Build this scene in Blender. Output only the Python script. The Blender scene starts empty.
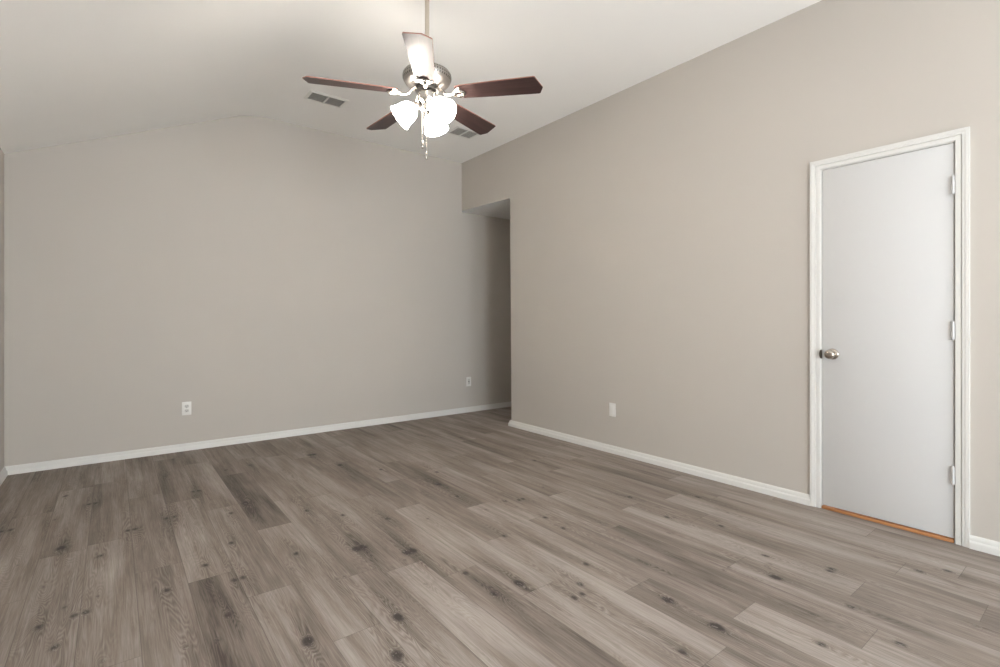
import bpy, bmesh, math, random
import numpy as np
from mathutils import Vector, Matrix

random.seed(7)
SC = bpy.context.scene
C = SC.collection
R = math.radians

# ------------------------------------------------------------------ camera, world, daylight, exposure
cam = bpy.data.cameras.new('camera')
cam.sensor_width = 36.0
cam.lens = 496.6 / 1000 * 36.0
cam.shift_y = -0.0127
cam.clip_start = 0.02
co = bpy.data.objects.new('camera', cam)
co.location = (0, 0, 1.13)
co.rotation_euler = (R(90), 0, R(-37.9))
C.objects.link(co)
SC.camera = co

world = bpy.data.worlds.new('world')
SC.world = world
world.use_nodes = True
bg = world.node_tree.nodes['Background']
bg.inputs[0].default_value = (0.62, 0.78, 1.0, 1)
bg.inputs[1].default_value = 0.6

WIN = [(0.15, 1.35, 0.25, 2.15), (1.75, 3.05, 0.25, 2.15)]     # openings in the wall behind the camera
REAR = -2.2
for i, (x0, x1, z0, z1) in enumerate(WIN):
    l = bpy.data.lights.new('window_daylight', 'AREA')
    l.shape = 'RECTANGLE'
    l.size = x1 - x0
    l.size_y = z1 - z0
    l.energy = (165, 80)[i]
    l.color = (0.88, 0.955, 1.0)
    lo = bpy.data.objects.new('window_daylight', l)
    lo.location = ((x0 + x1) / 2, REAR - 0.3, (z0 + z1) / 2)
    lo.rotation_euler = (R(108), 0, 0)         # faces +Y and a little up, the tilt added to brighten the ceiling
    C.objects.link(lo)

sun = bpy.data.lights.new('sun', 'SUN')
sun.energy = 60.0
sun.angle = R(1)
sun.color = (1.0, 0.985, 0.96)
so = bpy.data.objects.new('sun', sun)
so.rotation_euler = (R(33), 0, R(8))               # high and behind the camera: pools on the floor under the windows
C.objects.link(so)

SC.view_settings.view_transform = 'Standard'
SC.view_settings.look = 'None'
SC.view_settings.gamma = 1.0
SC.view_settings.use_curve_mapping = False
SC.view_settings.exposure = 0.12
SC.cycles.max_bounces = 14
SC.cycles.diffuse_bounces = 10
SC.cycles.glossy_bounces = 6
SC.cycles.sample_clamp_indirect = 20.0
SC.cycles.use_denoising = True

# ------------------------------------------------------------------ the room's measures
XL, XR, YB, TH = -0.630, 3.372, 5.097, 0.12
ZC, ZL, XRIDGE = 3.063, 2.352, 1.01
YH, ZH, XEND = 4.142, 2.466, 7.6
SLOPE = (ZC - ZL) / (XRIDGE - XL)

# ------------------------------------------------------------------ materials
def srgb(r, g, b):
    f = lambda c: (c / 12.92 if c <= 0.04045 else ((c + 0.055) / 1.055) ** 2.4)
    return (f(r / 255), f(g / 255), f(b / 255), 1)

class NT:
    def __init__(s, name):
        s.m = bpy.data.materials.new(name)
        s.m.use_nodes = True
        s.t = s.m.node_tree
        s.n, s.l = s.t.nodes, s.t.links
        s.b = s.n['Principled BSDF']
    def add(s, typ, **kw):
        n = s.n.new(typ)
        for k, v in kw.items():
            setattr(n, k, v)
        return n
    def link(s, a, b):
        s.l.new(a, b)
    def math(s, op, a, b=0.0, c=0.0, clamp=False):
        n = s.add('ShaderNodeMath', operation=op)
        n.use_clamp = clamp
        for i, v in enumerate((a, b, c)):
            if hasattr(v, 'is_output'):
                s.link(v, n.inputs[i])
            else:
                n.inputs[i].default_value = v
        return n.outputs[0]
    def noise(s, vec, scale, detail=2.0, rough=0.5, dist=0.0):
        n = s.add('ShaderNodeTexNoise')
        n.inputs['Scale'].default_value = scale
        n.inputs['Detail'].default_value = detail
        n.inputs['Roughness'].default_value = rough
        n.inputs['Distortion'].default_value = dist
        if vec is not None:
            s.link(vec, n.inputs['Vector'])
        return n.outputs['Fac']
    def mix(s, fac, a, b, mode='MIX'):
        n = s.add('ShaderNodeMix', data_type='RGBA', blend_type=mode)
        for i, v in ((0, fac), (6, a), (7, b)):
            if hasattr(v, 'is_output'):
                s.link(v, n.inputs[i])
            else:
                n.inputs[i].default_value = v
        return n.outputs[2]
    def bump(s, h, strength, dist=0.001):
        n = s.add('ShaderNodeBump')
        n.inputs['Strength'].default_value = strength
        n.inputs['Distance'].default_value = dist
        s.link(h, n.inputs['Height'])
        s.link(n.outputs[0], s.b.inputs['Normal'])

def paint(name, col, rough=0.6, var=0.03, bscale=0, bstr=0.0, spec=0.5, metal=0.0):
    t = NT(name)
    pos = t.add('ShaderNodeNewGeometry').outputs['Position']
    f = t.noise(pos, 1.7, 3)
    a = tuple(min(1, c * (1 - var)) for c in col[:3]) + (1,)
    b = tuple(min(1, c * (1 + var)) for c in col[:3]) + (1,)
    t.link(t.mix(f, a, b), t.b.inputs['Base Color'])
    t.b.inputs['Roughness'].default_value = rough
    t.b.inputs['Specular IOR Level'].default_value = spec
    t.b.inputs['Metallic'].default_value = metal
    if bscale:
        t.bump(t.noise(pos, bscale, 3, 0.55), bstr, 0.002)
    return t.m

M = {}
M['wall'] = paint('wall_paint', (0.500, 0.466, 0.425, 1), 0.75, 0.02, 160, 0.10, 0.25)
M['ceiling'] = paint('ceiling_paint', (0.88, 0.872, 0.85, 1), 0.85, 0.015, 90, 0.16, 0.2)
M['trim'] = paint('trim_paint', (0.67, 0.66, 0.635, 1), 0.45, 0.01, 0, 0, 0.4)
M['door'] = paint('door_paint', (0.585, 0.583, 0.580, 1), 0.5, 0.012, 300, 0.03, 0.4)
M['plate'] = paint('cover_plate_plastic', (0.74, 0.73, 0.70, 1), 0.35, 0.01)
M['socket'] = paint('socket_plastic', (0.55, 0.54, 0.51, 1), 0.4, 0.01)
M['dark'] = paint('dark_opening', (0.02, 0.02, 0.02, 1), 0.8, 0.1)
M['nickel'] = paint('brushed_nickel', (0.52, 0.49, 0.455, 1), 0.26, 0.05, 0, 0, 0.5, 1.0)
M['rod'] = paint('satin_nickel_rod', (0.62, 0.56, 0.48, 1), 0.42, 0.05, 0, 0, 0.5, 1.0)
M['knobmetal'] = paint('satin_knob_metal', (0.50, 0.45, 0.40, 1), 0.2, 0.05, 0, 0, 0.5, 1.0)
M['strike'] = paint('aged_strike_metal', (0.16, 0.14, 0.12, 1), 0.4, 0.1, 0, 0, 0.5, 1.0)
M['vent'] = paint('vent_enamel', (0.76, 0.75, 0.72, 1), 0.5, 0.02)
M['ventback'] = paint('duct_shade_grey', (0.23, 0.22, 0.20, 1), 0.8, 0.05)  # dark panel colour stands for the shade inside the duct
M['bronze'] = paint('dark_motor_ring', (0.03, 0.028, 0.026, 1), 0.4, 0.1, 0, 0, 0.5, 0.6)

def wood(name, a, b, rough, sx, sy):
    t = NT(name)
    tc = t.add('ShaderNodeTexCoord').outputs['Object']
    mp = t.add('ShaderNodeMapping')
    mp.inputs['Scale'].default_value = (sx, sy, sy)
    t.link(tc, mp.inputs['Vector'])
    n = t.noise(mp.outputs[0], 1.0, 5, 0.6, 0.4)
    r = t.add('ShaderNodeMapRange')
    r.inputs[1].default_value = 0.3
    r.inputs[2].default_value = 0.7
    t.link(n, r.inputs[0])
    t.link(t.mix(r.outputs[0], a, b), t.b.inputs['Base Color'])
    t.b.inputs['Roughness'].default_value = rough
    return t
w = wood('mahogany_blade', (0.026, 0.0145, 0.0130, 1), (0.052, 0.028, 0.026, 1), 0.40, 3, 70)
w.b.inputs['Specular IOR Level'].default_value = 0.28
w.b.inputs['Coat Weight'].default_value = 0.10
w.b.inputs['Coat Roughness'].default_value = 0.3
M['blade'] = w.m
M['bladeedge'] = paint('blade_edge_highlight', (0.30, 0.13, 0.095, 1), 0.45, 0.08)  # lighter red paints the highlight into the blade edges
w = wood('orange_threshold_wood', (0.36, 0.155, 0.06, 1), (0.50, 0.23, 0.095, 1), 0.45, 60, 4)
M['threshold'] = w.m

def glow(name, col, strength, base):
    t = NT(name)
    t.b.inputs['Base Color'].default_value = base
    t.b.inputs['Roughness'].default_value = 0.35
    lw = t.add('ShaderNodeTexNoise')
    lw.inputs['Scale'].default_value = 14
    s = t.math('MULTIPLY_ADD', lw.outputs['Fac'], strength * 0.2, strength * 0.9)
    t.b.inputs['Emission Color'].default_value = col
    t.link(s, t.b.inputs['Emission Strength'])
    return t.m
M['shade'] = glow('lit_frosted_glass', (1.0, 0.92, 0.83, 1), 44.0, (0.9, 0.88, 0.84, 1))
M['bulb'] = glow('lit_bulb', (1.0, 0.9, 0.78, 1), 60.0, (0.9, 0.9, 0.9, 1))

t = NT('window_pane')
tr = t.add('ShaderNodeBsdfTransparent')
gl = t.add('ShaderNodeBsdfGlossy')
gl.inputs['Roughness'].default_value = 0.02
mx = t.add('ShaderNodeMixShader')
mx.inputs[0].default_value = 0.05
t.link(tr.outputs[0], mx.inputs[1]); t.link(gl.outputs[0], mx.inputs[2])
t.link(mx.outputs[0], t.n['Material Output'].inputs['Surface'])
M['pane'] = t.m

# slotted motor housing: the vent slots are a pattern in its metal
def slotted():
    t = NT('slotted_nickel')
    tc = t.add('ShaderNodeTexCoord').outputs['Object']
    sp = t.add('ShaderNodeSeparateXYZ')
    t.link(tc, sp.inputs[0])
    ang = t.math('ARCTAN2', sp.outputs[1], sp.outputs[0])
    s = t.math('SINE', t.math('MULTIPLY', ang, 52.0))
    row = t.math('SINE', t.math('MULTIPLY', sp.outputs[2], 380.0))
    slot = t.math('MULTIPLY', t.math('GREATER_THAN', s, 0.15), t.math('GREATER_THAN', row, -0.35))
    z = t.math('MULTIPLY', t.math('GREATER_THAN', sp.outputs[2], 0.082), t.math('LESS_THAN', sp.outputs[2], 0.132))
    fac = t.math('MULTIPLY', slot, z)
    t.link(t.mix(fac, (0.42, 0.395, 0.365, 1), (0.13, 0.12, 0.11, 1)), t.b.inputs['Base Color'])
    t.b.inputs['Metallic'].default_value = 1.0
    t.b.inputs['Roughness'].default_value = 0.36
    return t.m
M['motor'] = slotted()

# ------------------------------------------------------------------ mesh helpers
def obj(name, bm, mat, parent=None, smooth=None, loc=None, rot=None):
    bmesh.ops.recalc_face_normals(bm, faces=bm.faces[:])
    me = bpy.data.meshes.new(name)
    bm.to_mesh(me)
    bm.free()
    for mm in (mat if isinstance(mat, (list, tuple)) else [mat]):
        me.materials.append(mm)
    o = bpy.data.objects.new(name, me)
    C.objects.link(o)
    if parent is not None:
        o.parent = parent
    if loc is not None:
        o.location = loc
    if rot is not None:
        o.rotation_euler = rot
    if smooth:
        me.polygons.foreach_set('use_smooth', [True] * len(me.polygons))
        me.set_sharp_from_angle(angle=R(smooth))
    return o

def tag(o, label, cat, kind=None, group=None):
    o['label'] = label
    o['category'] = cat
    if kind:
        o['kind'] = kind
    if group:
        o['group'] = group
    return o

def empty(name, loc, rotz=0.0, rot=None):
    o = bpy.data.objects.new(name, None)
    o.empty_display_size = 0.1
    o.location = loc
    o.rotation_euler = rot if rot else (0, 0, rotz)
    C.objects.link(o)
    return o

def box(bm, lo, hi, bevel=0.0, seg=2):
    vs = [bm.verts.new((x, y, z)) for x in (lo[0], hi[0]) for y in (lo[1], hi[1]) for z in (lo[2], hi[2])]
    fs = [bm.faces.new([vs[i] for i in q]) for q in ((0, 1, 3, 2), (4, 6, 7, 5), (0, 4, 5, 1), (2, 3, 7, 6), (0, 2, 6, 4), (1, 5, 7, 3))]
    if bevel:
        es = list({e for f in fs for e in f.edges})
        bmesh.ops.bevel(bm, geom=es, offset=bevel, segments=seg, profile=0.5, affect='EDGES')
    return bm

def prism(bm, pts, f0, f1):
    """outline pts (2-D) extruded between the mappings f0 and f1 (2-D -> 3-D)"""
    a = [bm.verts.new(f0(*p)) for p in pts]
    b = [bm.verts.new(f1(*p)) for p in pts]
    bm.faces.new(a)
    bm.faces.new(b[::-1])
    n = len(pts)
    for i in range(n):
        bm.faces.new((a[i], b[i], b[(i + 1) % n], a[(i + 1) % n]))
    return bm

def lathe(bm, prof, seg=32, mat=None, arc=None):
    """(r, z) profile turned about z"""
    rings = []
    for r, z in prof:
        if r < 1e-6:
            rings.append([bm.verts.new((0, 0, z))])
        else:
            rings.append([bm.verts.new((r * math.cos(2 * math.pi * k / seg), r * math.sin(2 * math.pi * k / seg), z)) for k in range(seg)])
    new = [v for r in rings for v in r]
    for a, b in zip(rings, rings[1:]):
        for k in range(seg):
            k2 = (k + 1) % seg
            if len(a) == 1 and len(b) == 1:
                continue
            if len(a) == 1:
                bm.faces.new((a[0], b[k], b[k2]))
            elif len(b) == 1:
                bm.faces.new((a[k], b[0], a[k2]))
            else:
                bm.faces.new((a[k], b[k], b[k2], a[k2]))
    if mat is not None:
        bmesh.ops.transform(bm, matrix=mat, verts=new)
    return bm

def tube(bm, pts, rad, seg=8, flat=1.0, cap=True):
    """a round bar along pts; rad a number or one per point; flat squashes it vertically"""
    pts = [Vector(p) for p in pts]
    n = len(pts)
    rad = rad if isinstance(rad, (list, tuple)) else [rad] * n
    rings = []
    for i, p in enumerate(pts):
        d = (pts[min(i + 1, n - 1)] - pts[max(i - 1, 0)]).normalized()
        up = Vector((0, 0, 1)) if abs(d.z) < 0.95 else Vector((1, 0, 0))
        s = d.cross(up).normalized()
        u = s.cross(d).normalized()
        rings.append([bm.verts.new(p + s * (rad[i] * math.cos(2 * math.pi * k / seg)) + u * (rad[i] * flat * math.sin(2 * math.pi * k / seg))) for k in range(seg)])
    for a, b in zip(rings, rings[1:]):
        for k in range(seg):
            bm.faces.new((a[k], a[(k + 1) % seg], b[(k + 1) % seg], b[k]))
    if cap:
        bm.faces.new(rings[0][::-1])
        bm.faces.new(rings[-1])
    return bm

def sweep(bm, path, prof, fmap):
    """profile (n, h) carried along a 2-D path with mitred corners; n to the left of the path; fmap(x, y, h) -> 3-D"""
    P = [Vector(p) for p in path]
    rings = []
    for i, p in enumerate(P):
        d0 = (P[i] - P[i - 1]).normalized() if i > 0 else (P[1] - P[0]).normalized()
        d1 = (P[i + 1] - P[i]).normalized() if i < len(P) - 1 else d0
        n0, n1 = Vector((-d0.y, d0.x)), Vector((-d1.y, d1.x))
        m = (n0 + n1)
        m = m / (1.0 + n0.dot(n1))
        rings.append([bm.verts.new(fmap(p.x + m.x * n, p.y + m.y * n, h)) for n, h in prof])
    k = len(prof)
    for a, b in zip(rings, rings[1:]):
        for j in range(k):
            bm.faces.new((a[j], a[(j + 1) % k], b[(j + 1) % k], b[j]))
    bm.faces.new(rings[0][::-1])
    bm.faces.new(rings[-1])
    return bm

B = bmesh.new

def copy_tree(o, parent=None):
    c = o.copy()
    C.objects.link(c)
    if parent is not None:
        c.parent = parent
    for ch in [x for x in KIDS.get(o.name, [])]:
        KIDS.setdefault(c.name, []).append(copy_tree(ch, c))
    return c
KIDS = {}
def kid(o):
    KIDS.setdefault(o.parent.name, []).append(o)
    return o

# ------------------------------------------------------------------ floor: vinyl planks, each with its own tone, grain and knots
PW, PL, PX0 = 0.178, 1.175, -0.102
JOINT = {-2: 3.95, -1: 3.2, 0: 3.24, 1: 2.75, 2: 2.51, 3: 2.23, 4: 1.74, 5: 2.14, 6: 3.25, 7: 1.88, 8: 2.73, 9: 2.05, 10: 2.49,
         11: 2.12, 12: 1.76, 13: 2.33, 14: 1.90, 15: 1.54, 16: 1.84, 17: 1.66, 18: 2.05, 19: 1.42}
# (column, a height along the plank) -> tone of that plank, dark to light
TONE = {(-2, 4.4): -0.9, (-2, 3.3): 0.25, (2, 4.2): -0.9, (2, 3.1): 0.1, (2, 2.0): -0.6, (3, 4.2): 0.35, (3, 3.0): -0.2, (3, 1.8): 0.75,
        (4, 3.4): -0.9, (4, 2.3): 0.7, (4, 1.2): 0.8, (5, 2.6): -0.1, (5, 1.6): 0.3, (6, 3.7): 0.1, (6, 2.6): -0.1, (6, 1.6): 0.5, (7, 2.4): 0.2, (7, 1.4): -0.7,
        (8, 3.2): -0.8, (8, 2.2): 0.7, (8, 1.2): 0.1, (9, 2.6): -0.4, (9, 1.5): 0.8, (9, 0.5): -0.3, (10, 3.0): -0.7, (10, 2.0): 0.5, (10, 0.8): -0.7,
        (11, 2.6): 0.4, (11, 1.5): -0.5, (11, 0.5): 0.8, (12, 2.2): 0.3, (12, 1.2): -0.8, (12, 0.3): 0.7, (13, 1.8): 0.4, (13, 0.6): 0.3, (14, 2.4): -0.2,
        (14, 1.2): 0.6, (14, 0.3): -0.5, (15, 3.2): -0.6, (15, 2.0): -0.1, (15, 0.9): 0.6, (16, 1.2): 0.4, (17, 2.2): -0.3, (17, 1.0): 0.35, (17, 0.2): -0.3, (18, 1.4): 0.5,
        (0, 3.8): -0.25, (0, 2.6): 0.35, (1, 3.3): -0.3, (1, 2.2): -0.4, (-1, 3.8): 0.1, (-1, 2.8): 0.15}
KNOTS = [(0.541, 1.799, 3), (0.856, 1.734, 3), (0.756, 1.539, 3), (1.379, 1.638, 3), (1.732, 1.575, 2), (1.58, 1.471, 2), (1.529, 1.412, 2), (1.533, 0.957, 2), (1.771, 1.168, 3), (1.76, 0.956, 3), (2.302, 0.983, 3), (1.952, 0.681, 2), (2.475, 1.101, 2), (2.409, 1.049, 1), (2.581, 0.856, 2), (2.124, 0.772, 1), (2.297, 0.696, 2), (2.171, 0.51, 2), (2.974, 0.527, 2), (2.87, 0.608, 2), (2.517, 0.367, 1), (0.347, 2.146, 2), (0.198, 2.028, 1), (0.335, 2.65, 2), (0.471, 2.833, 2), (0.699, 2.51, 2), (0.43, 2.419, 2), (0.641, 2.37, 1), (0.295, 1.998, 1), (0.798, 2.153, 1), (0.973, 2.378, 3), (1.158, 2.193, 3), (1.086, 2.127, 1), (1.057, 1.879, 1), (1.244, 1.85, 2), (1.243, 1.638, 2), (1.62, 2.043, 2), (-0.244, 4.248, 2), (-0.086, 3.968, 2), (-0.206, 3.289, 3), (-0.288, 3.78, 1), (-0.465, 3.744, 2), (0.092, 3.343, 2), (0.296, 4.35, 2), (0.28, 3.415, 2), (0.545, 3.275, 2), (0.647, 3.398, 3), (0.672, 4.242, 2), (0.909, 3.04, 2), (0.844, 4.273, 2), (1.33, 4.282, 3), (0.653, 3.676, 1), (1.013, 3.977, 1), (0.42, 3.838, 2), (1.604, 3.533, 2), (1.4, 3.84, 3), (1.907, 3.217, 2), (1.773, 2.977, 3), (1.748, 2.697, 2), (1.053, 2.841, 2), (1.237, 2.631, 2), (2.408, 4.351, 1), (2.652, 4.022, 2), (1.416, 2.492, 1), (1.603, 2.834, 1), (2.046, 2.397, 2), (1.937, 2.438, 2), (1.957, 2.093, 2), (1.934, 1.926, 2), (2.149, 1.85, 1), (2.313, 2.018, 1), (2.304, 2.484, 1), (2.687, 2.998, 2), (2.857, 3.348, 1), (1.759, 2.397, 1), (2.515, 1.666, 2), (2.613, 2.001, 2), (2.641, 1.409, 2), (2.687, 1.46, 1), (2.334, 1.534, 1), (2.13, 1.52, 1), (2.086, 1.635, 1), (2.957, 1.733, 2), (1.954, 1.403, 1), (2.184, 1.153, 1), (2.854, 1.485, 1), (-0.084, 2.507, 2), (-0.051, 3.062, 2), (-0.05, 2.622, 1), (-0.152, 2.602, 1), (-0.218, 2.491, 2), (-0.16, 2.304, 2), (-0.028, 2.114, 1), (-0.349, 3.183, 1), (-0.236, 2.854, 1), (0.177, 2.503, 2)]

def build_floor():
    rng = random.Random(3)
    V, F, tone, seed, knot, trail, uv = [], [], [], [], [], [], []
    kn = [(x, y, s, rng.uniform(-0.35, 0.35)) for x, y, s in KNOTS]
    def plank(c, x0, x1, y0, y1, ty):
        tn = rng.uniform(-0.45, 0.45)
        for (cc, yy), v in TONE.items():
            if cc == c and ty[0] <= yy < ty[1]:
                tn = v
        sd = rng.uniform(0, 60)
        nx = 20 if y1 > 0.1 else 4
        ny = max(1, int((y1 - y0) / (0.011 if y1 > 0.1 else 0.05)))
        base = len(V)
        xs = np.linspace(x0, x1, nx + 1)
        ys = np.linspace(y0, y1, ny + 1)
        gx, gy = np.meshgrid(xs, ys)
        k = np.zeros_like(gx)
        tl = np.zeros_like(gx)
        col = PX0 + PW * c
        for kx, ky, s, a in kn:
            if not (col - 0.03 < kx < col + PW + 0.03 and y0 - 0.5 < ky < y1 + 0.5):
                continue
            kx = min(max(kx, col + 0.016), col + PW - 0.016)
            if not (col < kx < col + PW):
                continue
            dx, dy = gx - kx, gy - ky
            dx = dx + dy * a * 0.3
            r = (0.0, 0.009, 0.013, 0.019)[s]
            core = np.exp(-((dx / r) ** 2 + (dy / (r * 1.45)) ** 2) ** 1.3)
            halo = np.exp(-((dx / (r * 1.9)) ** 2 + (np.abs(dy + r * 2) / (r * 8)) ** 1.3))
            k = np.maximum(k, core * (0, 0.45, 0.72, 0.86)[s] + halo * (0, 0.15, 0.22, 0.30)[s])
            tl = np.maximum(tl, np.exp(-(((gx - kx - 0.010 * np.sin(gy * 9 + kx * 40)) / 0.032) ** 2 + (np.abs(dy) / 0.30) ** 1.5)) * (0, 0.45, 0.75, 1.0)[s])
        V.extend(zip(gx.ravel(), gy.ravel(), np.zeros(gx.size)))
        knot.extend(k.ravel())
        trail.extend(tl.ravel())
        uv.extend(zip((gx - col).ravel(), (gy - ty[0]).ravel()))
        for j in range(ny):
            for i in range(nx):
                a0 = base + j * (nx + 1) + i
                F.append((a0, a0 + 1, a0 + nx + 2, a0 + nx + 1))
                tone.append(tn)
                seed.append(sd)
    c = -3
    while PX0 + PW * c < XEND:
        x0, x1 = max(PX0 + PW * c, XL), min(PX0 + PW * (c + 1), XEND)
        if x1 > x0 + 1e-4:
            lo, hi = (REAR, YB) if x0 < XR else (YH, YB)
            if x0 < XR < x1:
                pieces = [(x0, XR, REAR, YH), (x0, x1, YH, YB)]
            else:
                pieces = [(x0, x1, lo, hi)]
            j = JOINT.get(c, rng.uniform(2, 3))
            k0 = math.floor((REAR - j) / PL)
            for q in range(k0, k0 + 9):
                t0, t1 = j + q * PL, j + (q + 1) * PL
                for (a, b, l, h) in pieces:
                    y0, y1 = max(t0, l), min(t1, h)
                    if y1 > y0 + 1e-3:
                        plank(c, a, b, y0, y1, (t0, t1))
        c += 1
    me = bpy.data.meshes.new('floor')
    me.from_pydata(V, [], F)
    for nm, dom, data in (('tone', 'FACE', tone), ('seed', 'FACE', seed), ('knot', 'POINT', knot), ('trail', 'POINT', trail)):
        a = me.attributes.new(nm, 'FLOAT', dom)
        a.data.foreach_set('value', np.array(data, np.float32))
    U = me.uv_layers.new(name='plank')
    li = np.empty(len(me.loops), np.int32)
    me.loops.foreach_get('vertex_index', li)
    U.data.foreach_set('uv', np.array(uv, np.float32)[li].ravel())
    me.materials.append(floor_mat())
    o = bpy.data.objects.new('floor', me)
    C.objects.link(o)
    return tag(o, 'grey brown wood plank floor with dark knots', 'floor', 'structure')

def floor_mat():
    t = NT('grey_oak_planks')
    pos = t.add('ShaderNodeNewGeometry').outputs['Position']
    def attr(n):
        return t.add('ShaderNodeAttribute', attribute_name=n).outputs['Fac']
    tone, seed, knot, trail = attr('tone'), attr('seed'), attr('knot'), attr('trail')
    sp = t.add('ShaderNodeSeparateXYZ')
    t.link(pos, sp.inputs[0])
    def vec(sx, sy):
        cb = t.add('ShaderNodeCombineXYZ')
        t.link(t.math('MULTIPLY', sp.outputs[0], sx), cb.inputs[0])
        t.link(t.math('MULTIPLY', sp.outputs[1], sy), cb.inputs[1])
        t.link(seed, cb.inputs[2])
        return cb.outputs[0]
    cloud = t.noise(vec(8, 1.1), 1.0, 3, 0.5, 0.3)
    band = t.noise(vec(34, 1.1), 1.0, 3, 0.55, 0.2)
    fine = t.noise(vec(260, 7), 1.0, 4, 0.7)
    fiber = t.noise(vec(150, 4), 1.0, 3, 0.6)
    # cathedral grain: contour lines of a slow stretched noise bent round the knots
    field = t.noise(vec(13, 1.5), 1.0, 2.0, 0.45, 0.35)
    field = t.math('ADD', field, t.math('MULTIPLY', knot, 0.22))
    ring = t.math('PINGPONG', t.math('MULTIPLY', field, 34.0), 0.5)
    ring = t.math('MULTIPLY', ring, 2.0)
    rmask = t.add('ShaderNodeMapRange')
    rmask.inputs[1].default_value, rmask.inputs[2].default_value = 0.50, 0.66
    t.link(t.noise(vec(7, 0.9), 1.0, 2, 0.5), rmask.inputs[0])
    ringamt = t.math('MULTIPLY', t.math('SUBTRACT', ring, 0.5), t.math('MULTIPLY_ADD', rmask.outputs[0], 0.16, t.math('MULTIPLY', trail, 0.46)))
    v = t.math('MULTIPLY_ADD', tone, 0.165, 0.53)
    v = t.math('ADD', v, t.math('MULTIPLY', t.math('SUBTRACT', cloud, 0.5), 1.1))
    v = t.math('ADD', v, t.math('MULTIPLY', t.math('SUBTRACT', band, 0.5), 0.55))
    v = t.math('ADD', v, t.math('MULTIPLY', t.math('SUBTRACT', fine, 0.5), 0.80))
    v = t.math('ADD', v, t.math('MULTIPLY', t.math('SUBTRACT', fiber, 0.5), 0.40))
    v = t.math('SUBTRACT', v, t.math('MULTIPLY', trail, 0.24))
    v = t.math('ADD', v, ringamt, clamp=True)
    rp = t.add('ShaderNodeValToRGB')
    e = rp.color_ramp.elements
    e[0].position, e[0].color = 0.0, FLOOR_DARK
    e[1].position, e[1].color = 1.0, FLOOR_LIGHT
    m_ = e.new(0.5)
    m_.color = FLOOR_MID
    t.link(v, rp.inputs[0])
    # knots
    kn = t.noise(vec(70, 26), 1.0, 3, 0.6, 0.5)
    kk = t.add('ShaderNodeMapRange', interpolation_type='SMOOTHSTEP')
    kk.inputs[1].default_value, kk.inputs[2].default_value = 0.08, 1.0
    t.link(t.math('MULTIPLY', knot, t.math('MULTIPLY_ADD', kn, 1.5, 0.3)), kk.inputs[0])
    col = t.mix(t.math('MULTIPLY', kk.outputs[0], 0.9), rp.outputs[0], (0.035, 0.028, 0.026, 1))
    # pale flecks of the wire-brushed finish inside the knots
    fl = t.math('MULTIPLY', t.math('GREATER_THAN', t.noise(vec(90, 34), 1.0, 2, 0.5, 1.2), 0.63), t.math('GREATER_THAN', knot, 0.22))
    col = t.mix(t.math('MULTIPLY', fl, 0.25), col, (0.50, 0.46, 0.42, 1))
    # joints
    uvn = t.add('ShaderNodeUVMap', uv_map='plank')
    su = t.add('ShaderNodeSeparateXYZ')
    t.link(uvn.outputs[0], su.inputs[0])
    du = t.math('MINIMUM', su.outputs[0], t.math('SUBTRACT', PW, su.outputs[0]))
    dv = t.math('MINIMUM', su.outputs[1], t.math('SUBTRACT', PL, su.outputs[1]))
    g = t.math('LESS_THAN', t.math('MINIMUM', du, dv), 0.0011)
    col = t.mix(t.math('MULTIPLY', g, 0.45), col, (0.05, 0.042, 0.036, 1))
    t.link(col, t.b.inputs['Base Color'])
    rr = t.math('MULTIPLY_ADD', fine, 0.18, 0.46)
    t.link(rr, t.b.inputs['Roughness'])
    t.b.inputs['Specular IOR Level'].default_value = 0.22
    t.bump(t.math('ADD', t.math('MULTIPLY', fine, 0.6), t.math('MULTIPLY', g, -1.5)), 0.25, 0.0008)
    return t.m

FLOOR_DARK = (0.078, 0.062, 0.053, 1)
FLOOR_MID = (0.240, 0.200, 0.172, 1)
FLOOR_LIGHT = (0.42, 0.372, 0.342, 1)
build_floor()

# ------------------------------------------------------------------ walls and ceiling
def ceil_z(x):
    return ZC if x >= XRIDGE else ZC - (XRIDGE - x) * SLOPE

bm = B()
ridge = []
for k in range(13):                               # the ridge is softly rounded where slope meets flat
    x = XRIDGE - 0.16 + 0.32 * k / 12
    u = (x - (XRIDGE - 0.16)) / 0.32
    ridge.append((x, ZC - SLOPE * 0.16 * (1 - u) ** 2))
under = [(XL - TH, ceil_z(XL - TH))] + ridge + [(XR + TH, ZC)]
over = [(XR + TH, ZC + 0.1), (XRIDGE, ZC + 0.1), (XL - TH, ceil_z(XL - TH) + 0.1)]
prism(bm, under + over, lambda x, z: (x, REAR - TH, z), lambda x, z: (x, YB + TH, z))
tag(obj('ceiling', bm, M['ceiling'], smooth=25), 'off-white vaulted ceiling sloping down to the left wall', 'ceiling', 'structure')

# right wall, with the doorway and the tall hallway opening cut out; soft rounded outside corners at the hallway
bm = B()
D0, D1, DZ = 0.545, 1.198, 2.065
out = [(REAR, 0), (D0, 0), (D0, DZ), (D1, DZ), (D1, 0), (YH, 0), (YH, ZH), (YB, ZH), (YB, ZC), (REAR, ZC)]
prism(bm, out, lambda y, z: (XR, y, z), lambda y, z: (XR + TH, y, z))
es = []
for e in bm.edges:
    a, b = e.verts[0].co, e.verts[1].co
    if abs(a.x - XR) < 1e-5 and abs(b.x - XR) < 1e-5:
        if abs(a.y - YH) < 1e-5 and abs(b.y - YH) < 1e-5:
            es.append(e)
        if abs(a.z - ZH) < 1e-5 and abs(b.z - ZH) < 1e-5:
            es.append(e)
bmesh.ops.bevel(bm, geom=es, offset=0.014, segments=4, profile=0.5, affect='EDGES')
for f in bm.faces:
    c_ = f.calc_center_median()
    if abs(c_.z - ZH) < 0.004 and c_.y > YH:            # the soffit carries the ceiling paint
        f.material_index = 1
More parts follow.
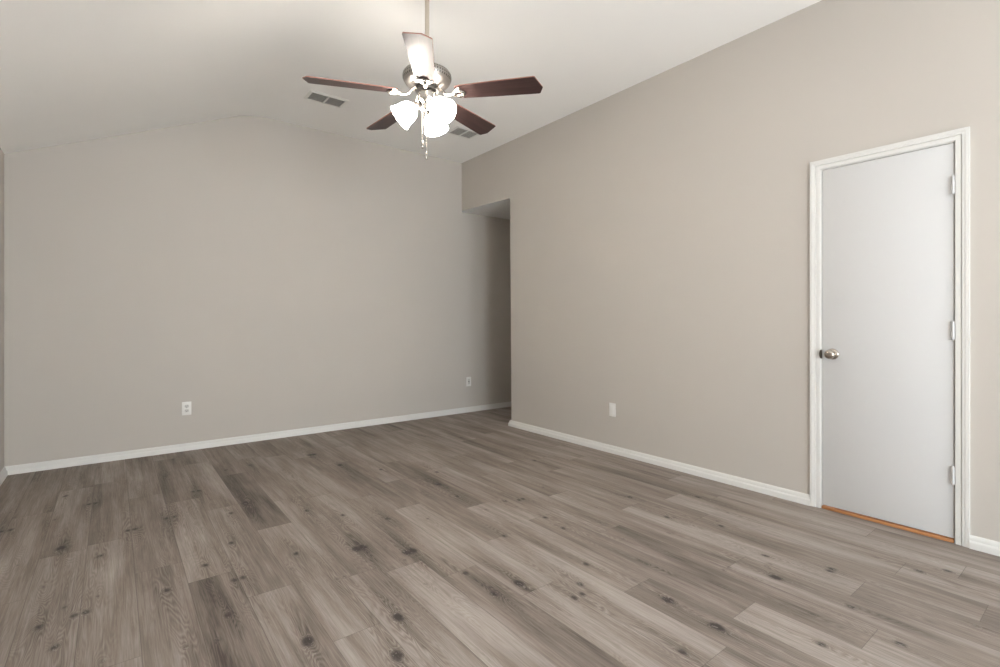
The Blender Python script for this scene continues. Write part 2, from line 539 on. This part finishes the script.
tag(obj('wall_right', bm, [M['wall'], M['ceiling']], smooth=30), 'long beige right wall holding the white door', 'wall', 'structure')

bm = B()
top = [(x, z) for x, z in under][::-1]
out = [(XL - TH, 0), (XEND + TH, 0), (XEND + TH, ZH + 0.1), (XR + TH, ZH + 0.1)] + top
prism(bm, out, lambda x, z: (x, YB, z), lambda x, z: (x, YB + TH, z))
tag(obj('wall_back', bm, M['wall']), 'beige gabled wall at the far end of the room', 'wall', 'structure')

bm = B()
prism(bm, [(XL, 0), (XL, ZL), (XL - TH, ceil_z(XL - TH)), (XL - TH, 0)], lambda x, z: (x, REAR, z), lambda x, z: (x, YB, z))
tag(obj('wall_left', bm, M['wall']), 'beige left wall seen as a thin sliver', 'wall', 'structure')

bm = B()
xs = sorted({XL - TH, XR + TH} | {v for w_ in WIN for v in w_[:2]})
for a, b in zip(xs, xs[1:]):
    hole = [w_ for w_ in WIN if w_[0] <= a and b <= w_[1]]
    spans = [(0, hole[0][2]), (hole[0][3], None)] if hole else [(0, None)]
    for z0, z1 in spans:
        cut = [x for x, _ in ridge if a < x < b]
        pts = [(a, z0), (b, z0)]
        if z1 is None:
            def zz(x):
                for (p, q) in zip(under, under[1:]):
                    if p[0] - 1e-6 <= x <= q[0] + 1e-6:
                        return p[1] + (q[1] - p[1]) * (x - p[0]) / (q[0] - p[0])
                return ZC
            pts += [(x, zz(x)) for x in [b] + cut[::-1] + [a]]
        else:
            pts += [(b, z1), (a, z1)]
        prism(bm, pts, lambda x, z: (x, REAR - TH, z), lambda x, z: (x, REAR, z))
tag(obj('wall_rear', bm, M['wall']), 'beige wall behind the camera with two windows', 'wall', 'structure')

bm = B()
box(bm, (XR + TH, YH - TH, 0), (XEND + TH, YH, ZH + 0.1))
tag(obj('wall_hall_side', bm, M['wall']), 'near side wall of the dark hallway', 'wall', 'structure')
bm = B()
box(bm, (XEND, YH, 0), (XEND + TH, YB, ZH))
tag(obj('wall_hall_end', bm, M['wall']), 'end wall of the dark hallway', 'wall', 'structure')
bm = B()
box(bm, (XR + TH, YH, ZH), (XEND + TH, YB, ZH + 0.1))
tag(obj('ceiling_hall', bm, M['ceiling']), 'low flat ceiling of the hallway', 'ceiling', 'structure')

# ------------------------------------------------------------------ baseboards
BP = [(0, 0), (0.020, 0), (0.020, 0.028), (0.0185, 0.033), (0.0125, 0.039), (0.0115, 0.050), (0.0085, 0.057), (0.004, 0.063), (0, 0.063)]
flat = lambda x, y, h: (x, y, h)
bm = B(); sweep(bm, [(XEND, YB), (XL, YB)], BP, flat)
tag(obj('baseboard_back', bm, M['trim'], smooth=30), 'white baseboard along the far back wall', 'baseboard', 'structure')
bm = B(); sweep(bm, [(XL, YB - 0.020), (XL, REAR)], BP, flat)
tag(obj('baseboard_left', bm, M['trim'], smooth=30), 'white baseboard along the left wall', 'baseboard', 'structure')
bm = B(); sweep(bm, [(XR, 1.231), (XR, YH), (XEND, YH)], BP, flat)
tag(obj('baseboard_right', bm, M['trim'], smooth=30), 'white baseboard between the door and the hallway corner', 'baseboard', 'structure')
bm = B(); sweep(bm, [(XR, REAR), (XR, 0.514)], BP, flat)
tag(obj('baseboard_right_near', bm, M['trim'], smooth=30), 'short white baseboard on the near side of the door', 'baseboard', 'structure')

# ------------------------------------------------------------------ door, its frame and threshold
S0, S1, SZ0, SZ1 = 0.575, 1.170, 0.023, 2.036
frame = tag(empty('trim_1', (XR, (S0 + S1) / 2, 0)), 'white moulded door frame around the closet door', 'door frame', 'structure')
def under_(o, p):                                  # keep world coordinates while parenting
    o.parent = p
    o.matrix_parent_inverse = Matrix.Translation(-p.location)
    return o
bm = B()
CP = [(0, 0), (0, 0.009), (0.020, 0.009), (0.0225, 0.005), (0.0255, 0.0125), (0.036, 0.0125), (0.0375, 0.0145), (0.053, 0.0145), (0.053, 0)]
c0, c1, cz = S0 - 0.008, S1 + 0.008, SZ1 + 0.008
sweep(bm, [(c0, 0), (c0, cz), (c1, cz), (c1, 0)], CP, lambda y, z, h: (XR - h, y, z))
under_(obj('casing', bm, M['trim'], smooth=30), frame)
bm = B()
for q in ((D0, S0 - 0.003), (S1 + 0.003, D1)):
    box(bm, (XR, q[0], 0), (XR + TH, q[1], DZ))
box(bm, (XR, S0 - 0.003, SZ1 + 0.003), (XR + TH, S1 + 0.003, DZ))
for q in ((S0 - 0.003, S0 + 0.008), (S1 - 0.008, S1 + 0.003)):
    box(bm, (XR + 0.042, q[0], 0), (XR + 0.075, q[1], SZ1 + 0.003))
box(bm, (XR + 0.042, S0 + 0.008, SZ1 - 0.008), (XR + 0.075, S1 - 0.008, SZ1 + 0.003))
under_(obj('jamb', bm, M['trim']), frame)
bm = B()
pts = []
for k in range(13):
    a = math.pi * k / 12 - math.pi / 2
    pts.append((S1 + 0.0005 + 0.011 * math.cos(a), 0.930 + 0.027 * math.sin(a)))
prism(bm, pts, lambda y, z: (XR - 0.0125, y, z), lambda y, z: (XR + 0.004, y, z))
o = under_(obj('strike_plate', bm, M['strike']), frame)
o['label'] = 'dark metal strike plate'

door = tag(empty('door_1', (XR, S0, 0)), 'plain white flush door in the right wall', 'door', 'structure')
bm = B(); box(bm, (XR + 0.002, S0, SZ0), (XR + 0.037, S1, SZ1), 0.002, 2)
under_(obj('door_panel', bm, M['door'], smooth=30), door)
for z in (1.822, 1.080, 0.345):
    bm = B()
    lathe(bm, [(0, -0.050), (0.003, -0.049), (0.0045, -0.046), (0.0065, -0.045), (0.0065, 0.045), (0.0045, 0.046), (0.003, 0.049), (0, 0.050)], 12,
          Matrix.Translation((XR - 0.0065, S0 + 0.0015, z)))
    for k in range(1, 5):                           # joints of the knuckle
        lathe(bm, [(0.0066, -0.0006), (0.0071, 0), (0.0066, 0.0006)], 12, Matrix.Translation((XR - 0.0065, S0 + 0.0015, z - 0.045 + 0.018 * k)))
    box(bm, (XR - 0.002, S0 + 0.002, z - 0.044), (XR + 0.002, S0 + 0.017, z + 0.044))
    under_(obj('hinge', bm, M['door'], smooth=40), door)
KY, KZ = S1 - 0.055, 0.932
turn = Matrix.Translation((XR + 0.002, KY, KZ)) @ Matrix.Rotation(R(-90), 4, 'Y')
bm = B()
lathe(bm, [(0.011, 0.006), (0.011, 0.024), (0.014, 0.030), (0.022, 0.036), (0.0265, 0.043), (0.0275, 0.050), (0.0262, 0.056), (0.0215, 0.061), (0.013, 0.064), (0.006, 0.0648), (0, 0.065)], 32, turn)
kb = under_(obj('door_knob', bm, M['knobmetal'], smooth=40), door)
kb['label'] = 'satin metal door knob'
bm = B()
lathe(bm, [(0, 0.0), (0.0325, 0.0), (0.0325, 0.003), (0.030, 0.006), (0.022, 0.0085), (0.012, 0.010), (0, 0.010)], 32, turn)
rs = obj('rosette', bm, M['knobmetal'], smooth=40)
rs.parent = kb
rs.matrix_parent_inverse = Matrix.Translation(-door.location)
rs.matrix_parent_inverse = Matrix.Identity(4)

bm = B(); box(bm, (XR - 0.006, S0 - 0.002, 0.0), (XR + TH, S1 + 0.002, 0.016), 0.003, 2)
tag(obj('trim_2', bm, M['threshold'], smooth=30), 'orange brown wooden threshold strip under the white door', 'threshold', 'structure')

# ------------------------------------------------------------------ wall outlets
def outlet(loc, rotz, label, style):
    """face towards local -Y; loc on the wall"""
    e = tag(empty('wall_outlet', loc, rotz), label, 'outlet', group='white outlets low on the walls')
    bm = B(); box(bm, (-0.035, -0.006, -0.0575), (0.035, 0.0, 0.0575), 0.003, 2)
    kid(obj('cover_plate', bm, M['plate'], e, 35))
    if style == 'duplex':
        for s in (-1, 1):
            z = s * 0.0195
            bm = B()
            pts = []
            for k in range(24):
                a = 2 * math.pi * k / 24
                pts.append((0.0165 * math.cos(a), z + max(-0.0135, min(0.0135, 0.0175 * math.sin(a)))))
            prism(bm, pts, lambda x, zz: (x, -0.0058, zz), lambda x, zz: (x, -0.0078, zz))
            rc = obj('receptacle', bm, M['socket'], e)
            bm = B()
            box(bm, (-0.0075, -0.0083, z - 0.002), (-0.0055, -0.0076, z + 0.007))
            box(bm, (0.0055, -0.0083, z - 0.001), (0.0075, -0.0076, z + 0.006))
            lathe(bm, [(0, 0), (0.0026, 0), (0.0026, 0.0007), (0, 0.0007)], 10, Matrix.Translation((0, -0.0076, z - 0.0075)) @ Matrix.Rotation(R(90), 4, 'X'))
            obj('slots', bm, M['dark'], rc)
        bm = B()
        lathe(bm, [(0, 0), (0.0032, 0), (0.0028, 0.0012), (0, 0.0016)], 12, Matrix.Translation((0, -0.0058, 0)) @ Matrix.Rotation(R(90), 4, 'X'))
        obj('screw', bm, M['socket'], e)
    else:
        bm = B(); box(bm, (-0.0165, -0.0085, -0.0335), (0.0165, -0.0055, 0.0335), 0.0015, 2)
        rc = obj('insert', bm, M['plate' if style == 'decor' else 'socket'], e)
        if style == 'jack':
            bm = B(); box(bm, (-0.006, -0.0090, -0.006), (0.006, -0.0083, 0.006))
            obj('jack_port', bm, M['dark'], rc)
        for s in (-1, 1):
            bm = B()
            lathe(bm, [(0, 0), (0.003, 0), (0.0026, 0.0011), (0, 0.0015)], 12, Matrix.Translation((0, -0.0058, s * 0.0475)) @ Matrix.Rotation(R(90), 4, 'X'))
            obj('screw', bm, M['plate'], e)
    return e
outlet((0.504, YB, 0.366), 0, 'white two-socket outlet on the left of the back wall', 'duplex')
outlet((3.474, YB, 0.377), 0, 'small shaded outlet plate on the back wall beside the hallway', 'jack')
outlet((XR, 2.762, 0.369), R(-90), 'white cover plate low on the right wall left of the door', 'decor')

# ------------------------------------------------------------------ ceiling vents
def vent(loc, w_, d_, label, shut):
    e = tag(empty('ceiling_vent', loc), label, 'vent', group='ceiling air vents')
    hx, hy, fl = w_ / 2, d_ / 2, 0.024
    bm = B()
    prof = [(0, 0), (0, 0.007), (0.004, 0.009), (0.012, 0.006), (fl, 0.002), (fl, 0)]
    path = [(-hx + fl, -hy + fl), (-hx + fl, hy - fl), (hx - fl, hy - fl), (hx - fl, -hy + fl), (-hx + fl, -hy + fl)]
    for i in range(4):
        a, b = Vector(path[i]), Vector(path[i + 1])
        d = (b - a).normalized()
        n = Vector((-d.y, d.x))
        ring = [[bm.verts.new((p.x + n.x * q + d.x * q * sg, p.y + n.y * q + d.y * q * sg, -h)) for q, h in prof] for p, sg in ((a, -1), (b, 1))]
        k = len(prof)
        for j in range(k - 1):
            bm.faces.new((ring[0][j], ring[0][j + 1], ring[1][j + 1], ring[1][j]))
    obj('vent_frame', bm, M['vent'], e)
    bm = B(); box(bm, (-hx + fl * 0.7, -hy + fl * 0.7, -0.0015), (hx - fl * 0.7, hy - fl * 0.7, -0.0004))
    obj('backing', bm, M['ventback'], e)
    bm = B(); box(bm, (-0.006, -hy + fl, -0.010), (0.006, hy - fl, -0.0015))
    obj('divider', bm, M['vent'], e)
    n = 8
    for s in (-1, 1):
        for k in range(n):
            y = -hy + fl + (k + 0.5) * (2 * hy - 2 * fl) / n
            bm = B()
            x0, x1 = (0.006, hx - fl) if s > 0 else (-hx + fl, -0.006)
            pts = [(y - 0.0062, -0.0095), (y - 0.0070, -0.0088), (y + 0.0048, -0.0015 - shut), (y + 0.0056, -0.0022 - shut)]
            prism(bm, pts, lambda yy, z: (x0, yy, z), lambda yy, z: (x1, yy, z))
            obj('slat', bm, M['vent'], e)
    return e
vent((1.466, 4.352, ZC), 0.33, 0.203, 'white louvred ceiling vent left of the fan', 0.0)
vent((2.842, 4.255, ZC), 0.30, 0.225, 'white louvred ceiling vent near the hallway corner', 0.0045)

# ------------------------------------------------------------------ ceiling fan with three lit shades
FX, FY, FZ = 1.410, 2.487, 2.413                    # blade plane
AZ0 = -85.7 - 37.9
fan = tag(empty('ceiling_fan', (FX, FY, FZ)), 'nickel ceiling fan with five dark mahogany blades and three lit glass shades', 'ceiling fan')
bm = B(); lathe(bm, [(0.0128, 0.17), (0.0128, ZC - FZ - 0.03)], 20)
obj('downrod', bm, M['rod'], fan, 40)
h = ZC - FZ
bm = B(); lathe(bm, [(0, h), (0.068, h), (0.068, h - 0.012), (0.060, h - 0.035), (0.040, h - 0.058), (0.018, h - 0.066), (0.013, h - 0.066)], 32)
obj('ceiling_canopy', bm, M['nickel'], fan, 40)
bm = B()
lathe(bm, [(0.0, 0.045), (0.062, 0.045), (0.078, 0.048), (0.105, 0.056), (0.124, 0.068), (0.133, 0.082), (0.138, 0.094), (0.138, 0.106), (0.136, 0.116), (0.128, 0.127), (0.112, 0.136), (0.080, 0.142), (0.045, 0.146), (0.026, 0.150), (0.020, 0.185), (0.016, 0.195), (0, 0.195)], 64)
obj('motor_housing', bm, M['motor'], fan, 40)
bm = B()
lathe(bm, [(0.0, 0.022), (0.066, 0.022), (0.068, 0.026), (0.068, 0.042), (0.064, 0.046), (0.0, 0.046)], 40)
obj('flywheel', bm, M['bronze'], fan, 40)
bm = B()
lathe(bm, [(0, 0.022), (0.040, 0.022), (0.046, 0.018), (0.052, 0.010), (0.054, 0.0), (0.054, -0.026), (0.050, -0.036), (0.042, -0.048), (0.036, -0.054), (0.036, -0.088), (0.031, -0.096), (0.018, -0.102), (0.010, -0.110), (0.006, -0.118), (0, -0.120)], 40)
obj('switch_housing', bm, M['nickel'], fan, 40)

BL = [(0.175, -0.042), (0.182, -0.049), (0.21, -0.054), (0.40, -0.062), (0.622, -0.069), (0.630, -0.066), (0.661, 0.022), (0.642, 0.066), (0.634, 0.069), (0.40, 0.062), (0.21, 0.054), (0.182, 0.049), (0.175, 0.042)]
def blade(az, droop):
    m = Matrix.Rotation(R(az), 4, 'Z') @ Matrix.Rotation(R(droop), 4, 'Y') @ Matrix.Rotation(R(-12), 4, 'X')
    bm = B()
    prism(bm, BL, lambda x, y: (x, y, 0.003), lambda x, y: (x, y, 0.009))
    bm.normal_update()
    for f in bm.faces:
        f.material_index = 0 if abs(f.normal.z) > 0.5 else 1
    o = obj('blade', bm, [M['blade'], M['bladeedge']], fan)
    o.matrix_local = m
    # iron: an arm curving from the flywheel to a ringed plate screwed under the blade
    bm = B()
    arm = [(0.060, 0, 0.034), (0.078, 0, 0.030), (0.094, 0, 0.016), (0.108, 0, 0.000), (0.124, 0, -0.008), (0.145, 0, -0.009), (0.163, 0, -0.006)]
    tube(bm, arm, [0.012, 0.013, 0.0125, 0.0115, 0.011, 0.010, 0.011], 10, 0.6)
    nr, ns = 28, 8
    rings = []
    for k in range(nr):
        a = 2 * math.pi * k / nr
        rings.append([bm.verts.new((0.190 + (0.025 + 0.0095 * math.cos(b)) * math.cos(a) * 1.12, (0.022 + 0.0095 * math.cos(b)) * math.sin(a), -0.004 + 0.0065 * math.sin(b))) for b in [2 * math.pi * j / ns for j in range(ns)]])
    for k in range(nr):
        for j in range(ns):
            bm.faces.new((rings[k][j], rings[(k + 1) % nr][j], rings[(k + 1) % nr][(j + 1) % ns], rings[k][(j + 1) % ns]))
    for s in (-1, 1):                               # side lugs with screw heads
        tube(bm, [(0.178, s * 0.020, -0.003), (0.188, s * 0.034, -0.002), (0.204, s * 0.041, -0.001)], [0.008, 0.008, 0.010], 8, 0.5)
        lathe(bm, [(0, -0.009), (0.004, -0.008), (0.005, -0.005), (0.005, 0.002)], 10, Matrix.Translation((0.204, s * 0.041, 0)))
    io = obj('blade_iron', bm, M['nickel'], fan, 50)
    io.matrix_local = Matrix.Rotation(R(az), 4, 'Z') @ Matrix.Rotation(R(droop), 4, 'Y') @ Matrix.Rotation(R(-6), 4, 'X')
for k, droop in enumerate((2.5, 1.4, -0.3, 0.7, 2.9)):      # the blades sag unevenly
    blade(AZ0 + 72 * k, droop)

# light kit
SHP = [(r * 0.88, z * 0.90) for r, z in [(0.022, 0.000), (0.026, 0.006), (0.036, 0.014), (0.050, 0.026), (0.060, 0.042), (0.066, 0.060), (0.069, 0.080), (0.072, 0.100), (0.078, 0.118), (0.083, 0.130)]]
for az in (190, 77, -44):
    a = R(az - 37.9)
    ax = Vector((math.cos(a) * math.cos(R(40)), math.sin(a) * math.cos(R(40)), -math.sin(R(40))))
    q = ax.to_track_quat('Z', 'Y').to_matrix().to_4x4()
    neck = Vector((math.cos(a) * 0.066, math.sin(a) * 0.066, -0.064))
    bm = B()
    tube(bm, [(math.cos(a) * 0.030, math.sin(a) * 0.030, -0.078), (math.cos(a) * 0.046, math.sin(a) * 0.046, -0.069), tuple(neck - ax * 0.018), tuple(neck + ax * 0.004)], [0.008, 0.008, 0.009, 0.010], 10)
    lathe(bm, [(0.0, -0.020), (0.016, -0.018), (0.021, -0.012), (0.023, 0.0), (0.024, 0.010), (0.021, 0.010)], 24, Matrix.Translation(neck) @ q)
    obj('light_arm', bm, M['nickel'], fan, 45)
    bm = B()
    inner = [(r - 0.003, z) for r, z in SHP[::-1]]
    lathe(bm, SHP + inner, 40, q)
    sh = obj('glass_shade', bm, M['shade'], fan, 60, loc=neck)
    bm = B()
    lathe(bm, [(0.012, 0.008), (0.013, 0.03), (0.020, 0.05), (0.027, 0.07), (0.028, 0.082), (0.022, 0.097), (0.010, 0.105), (0, 0.107)], 20, q)
    obj('bulb', bm, M['bulb'], sh, 60)

# pull chains
cd = Vector((math.cos(R(-90 - 37.9)), math.sin(R(-90 - 37.9)), 0))
cr = Vector((math.cos(R(-37.9)), math.sin(R(-37.9)), 0))
for dx, z1, kindf in ((-0.019, -0.282, 0), (0.003, -0.346, 1)):
    p = cd * 0.046 + cr * dx
    bm = B()
    tube(bm, [(p.x * 0.8, p.y * 0.8, -0.030), (p.x, p.y, -0.040), (p.x, p.y, z1)], 0.0016, 6)
    n = int((-0.045 - z1) / 0.012)
    for k in range(n):
        lathe(bm, [(0, -0.003), (0.0026, -0.0015), (0.003, 0), (0.0026, 0.0015), (0, 0.003)], 6, Matrix.Translation((p.x, p.y, -0.045 - 0.012 * k)))
    ch = obj('pull_chain', bm, M['nickel'], fan, 60)
    bm = B()
    lathe(bm, [(0, 0.012), (0.003, 0.010), (0.0045, 0.002), (0.007, -0.012), (0.0085, -0.022), (0.007, -0.030), (0.003, -0.034), (0, -0.035)], 14, Matrix.Translation((p.x, p.y, z1)))
    obj('chain_fob', bm, M['nickel'], ch, 50)

# ------------------------------------------------------------------ windows behind the camera
for i, (x0, x1, z0, z1) in enumerate(WIN):
    e = tag(empty('window_%d' % (i + 1), ((x0 + x1) / 2, REAR - TH / 2, z0)), ('left' if i == 0 else 'right') + ' white window in the wall behind the camera', 'window', 'structure')
    W_, H_ = x1 - x0, z1 - z0
    bm = B()
    f = 0.05
    box(bm, (-W_ / 2, -0.03, 0), (-W_ / 2 + f, 0.03, H_)); box(bm, (W_ / 2 - f, -0.03, 0), (W_ / 2, 0.03, H_))
    box(bm, (-W_ / 2 + f, -0.03, 0), (W_ / 2 - f, 0.03, f)); box(bm, (-W_ / 2 + f, -0.03, H_ - f), (W_ / 2 - f, 0.03, H_))
    box(bm, (-W_ / 2 + f, -0.02, H_ / 2 - 0.02), (W_ / 2 - f, 0.02, H_ / 2 + 0.02))
    obj('window_frame', bm, M['trim'], e)
    bm = B(); box(bm, (-W_ / 2 + f, -0.003, f), (W_ / 2 - f, 0.003, H_ - f))
    obj('pane', bm, M['pane'], e)
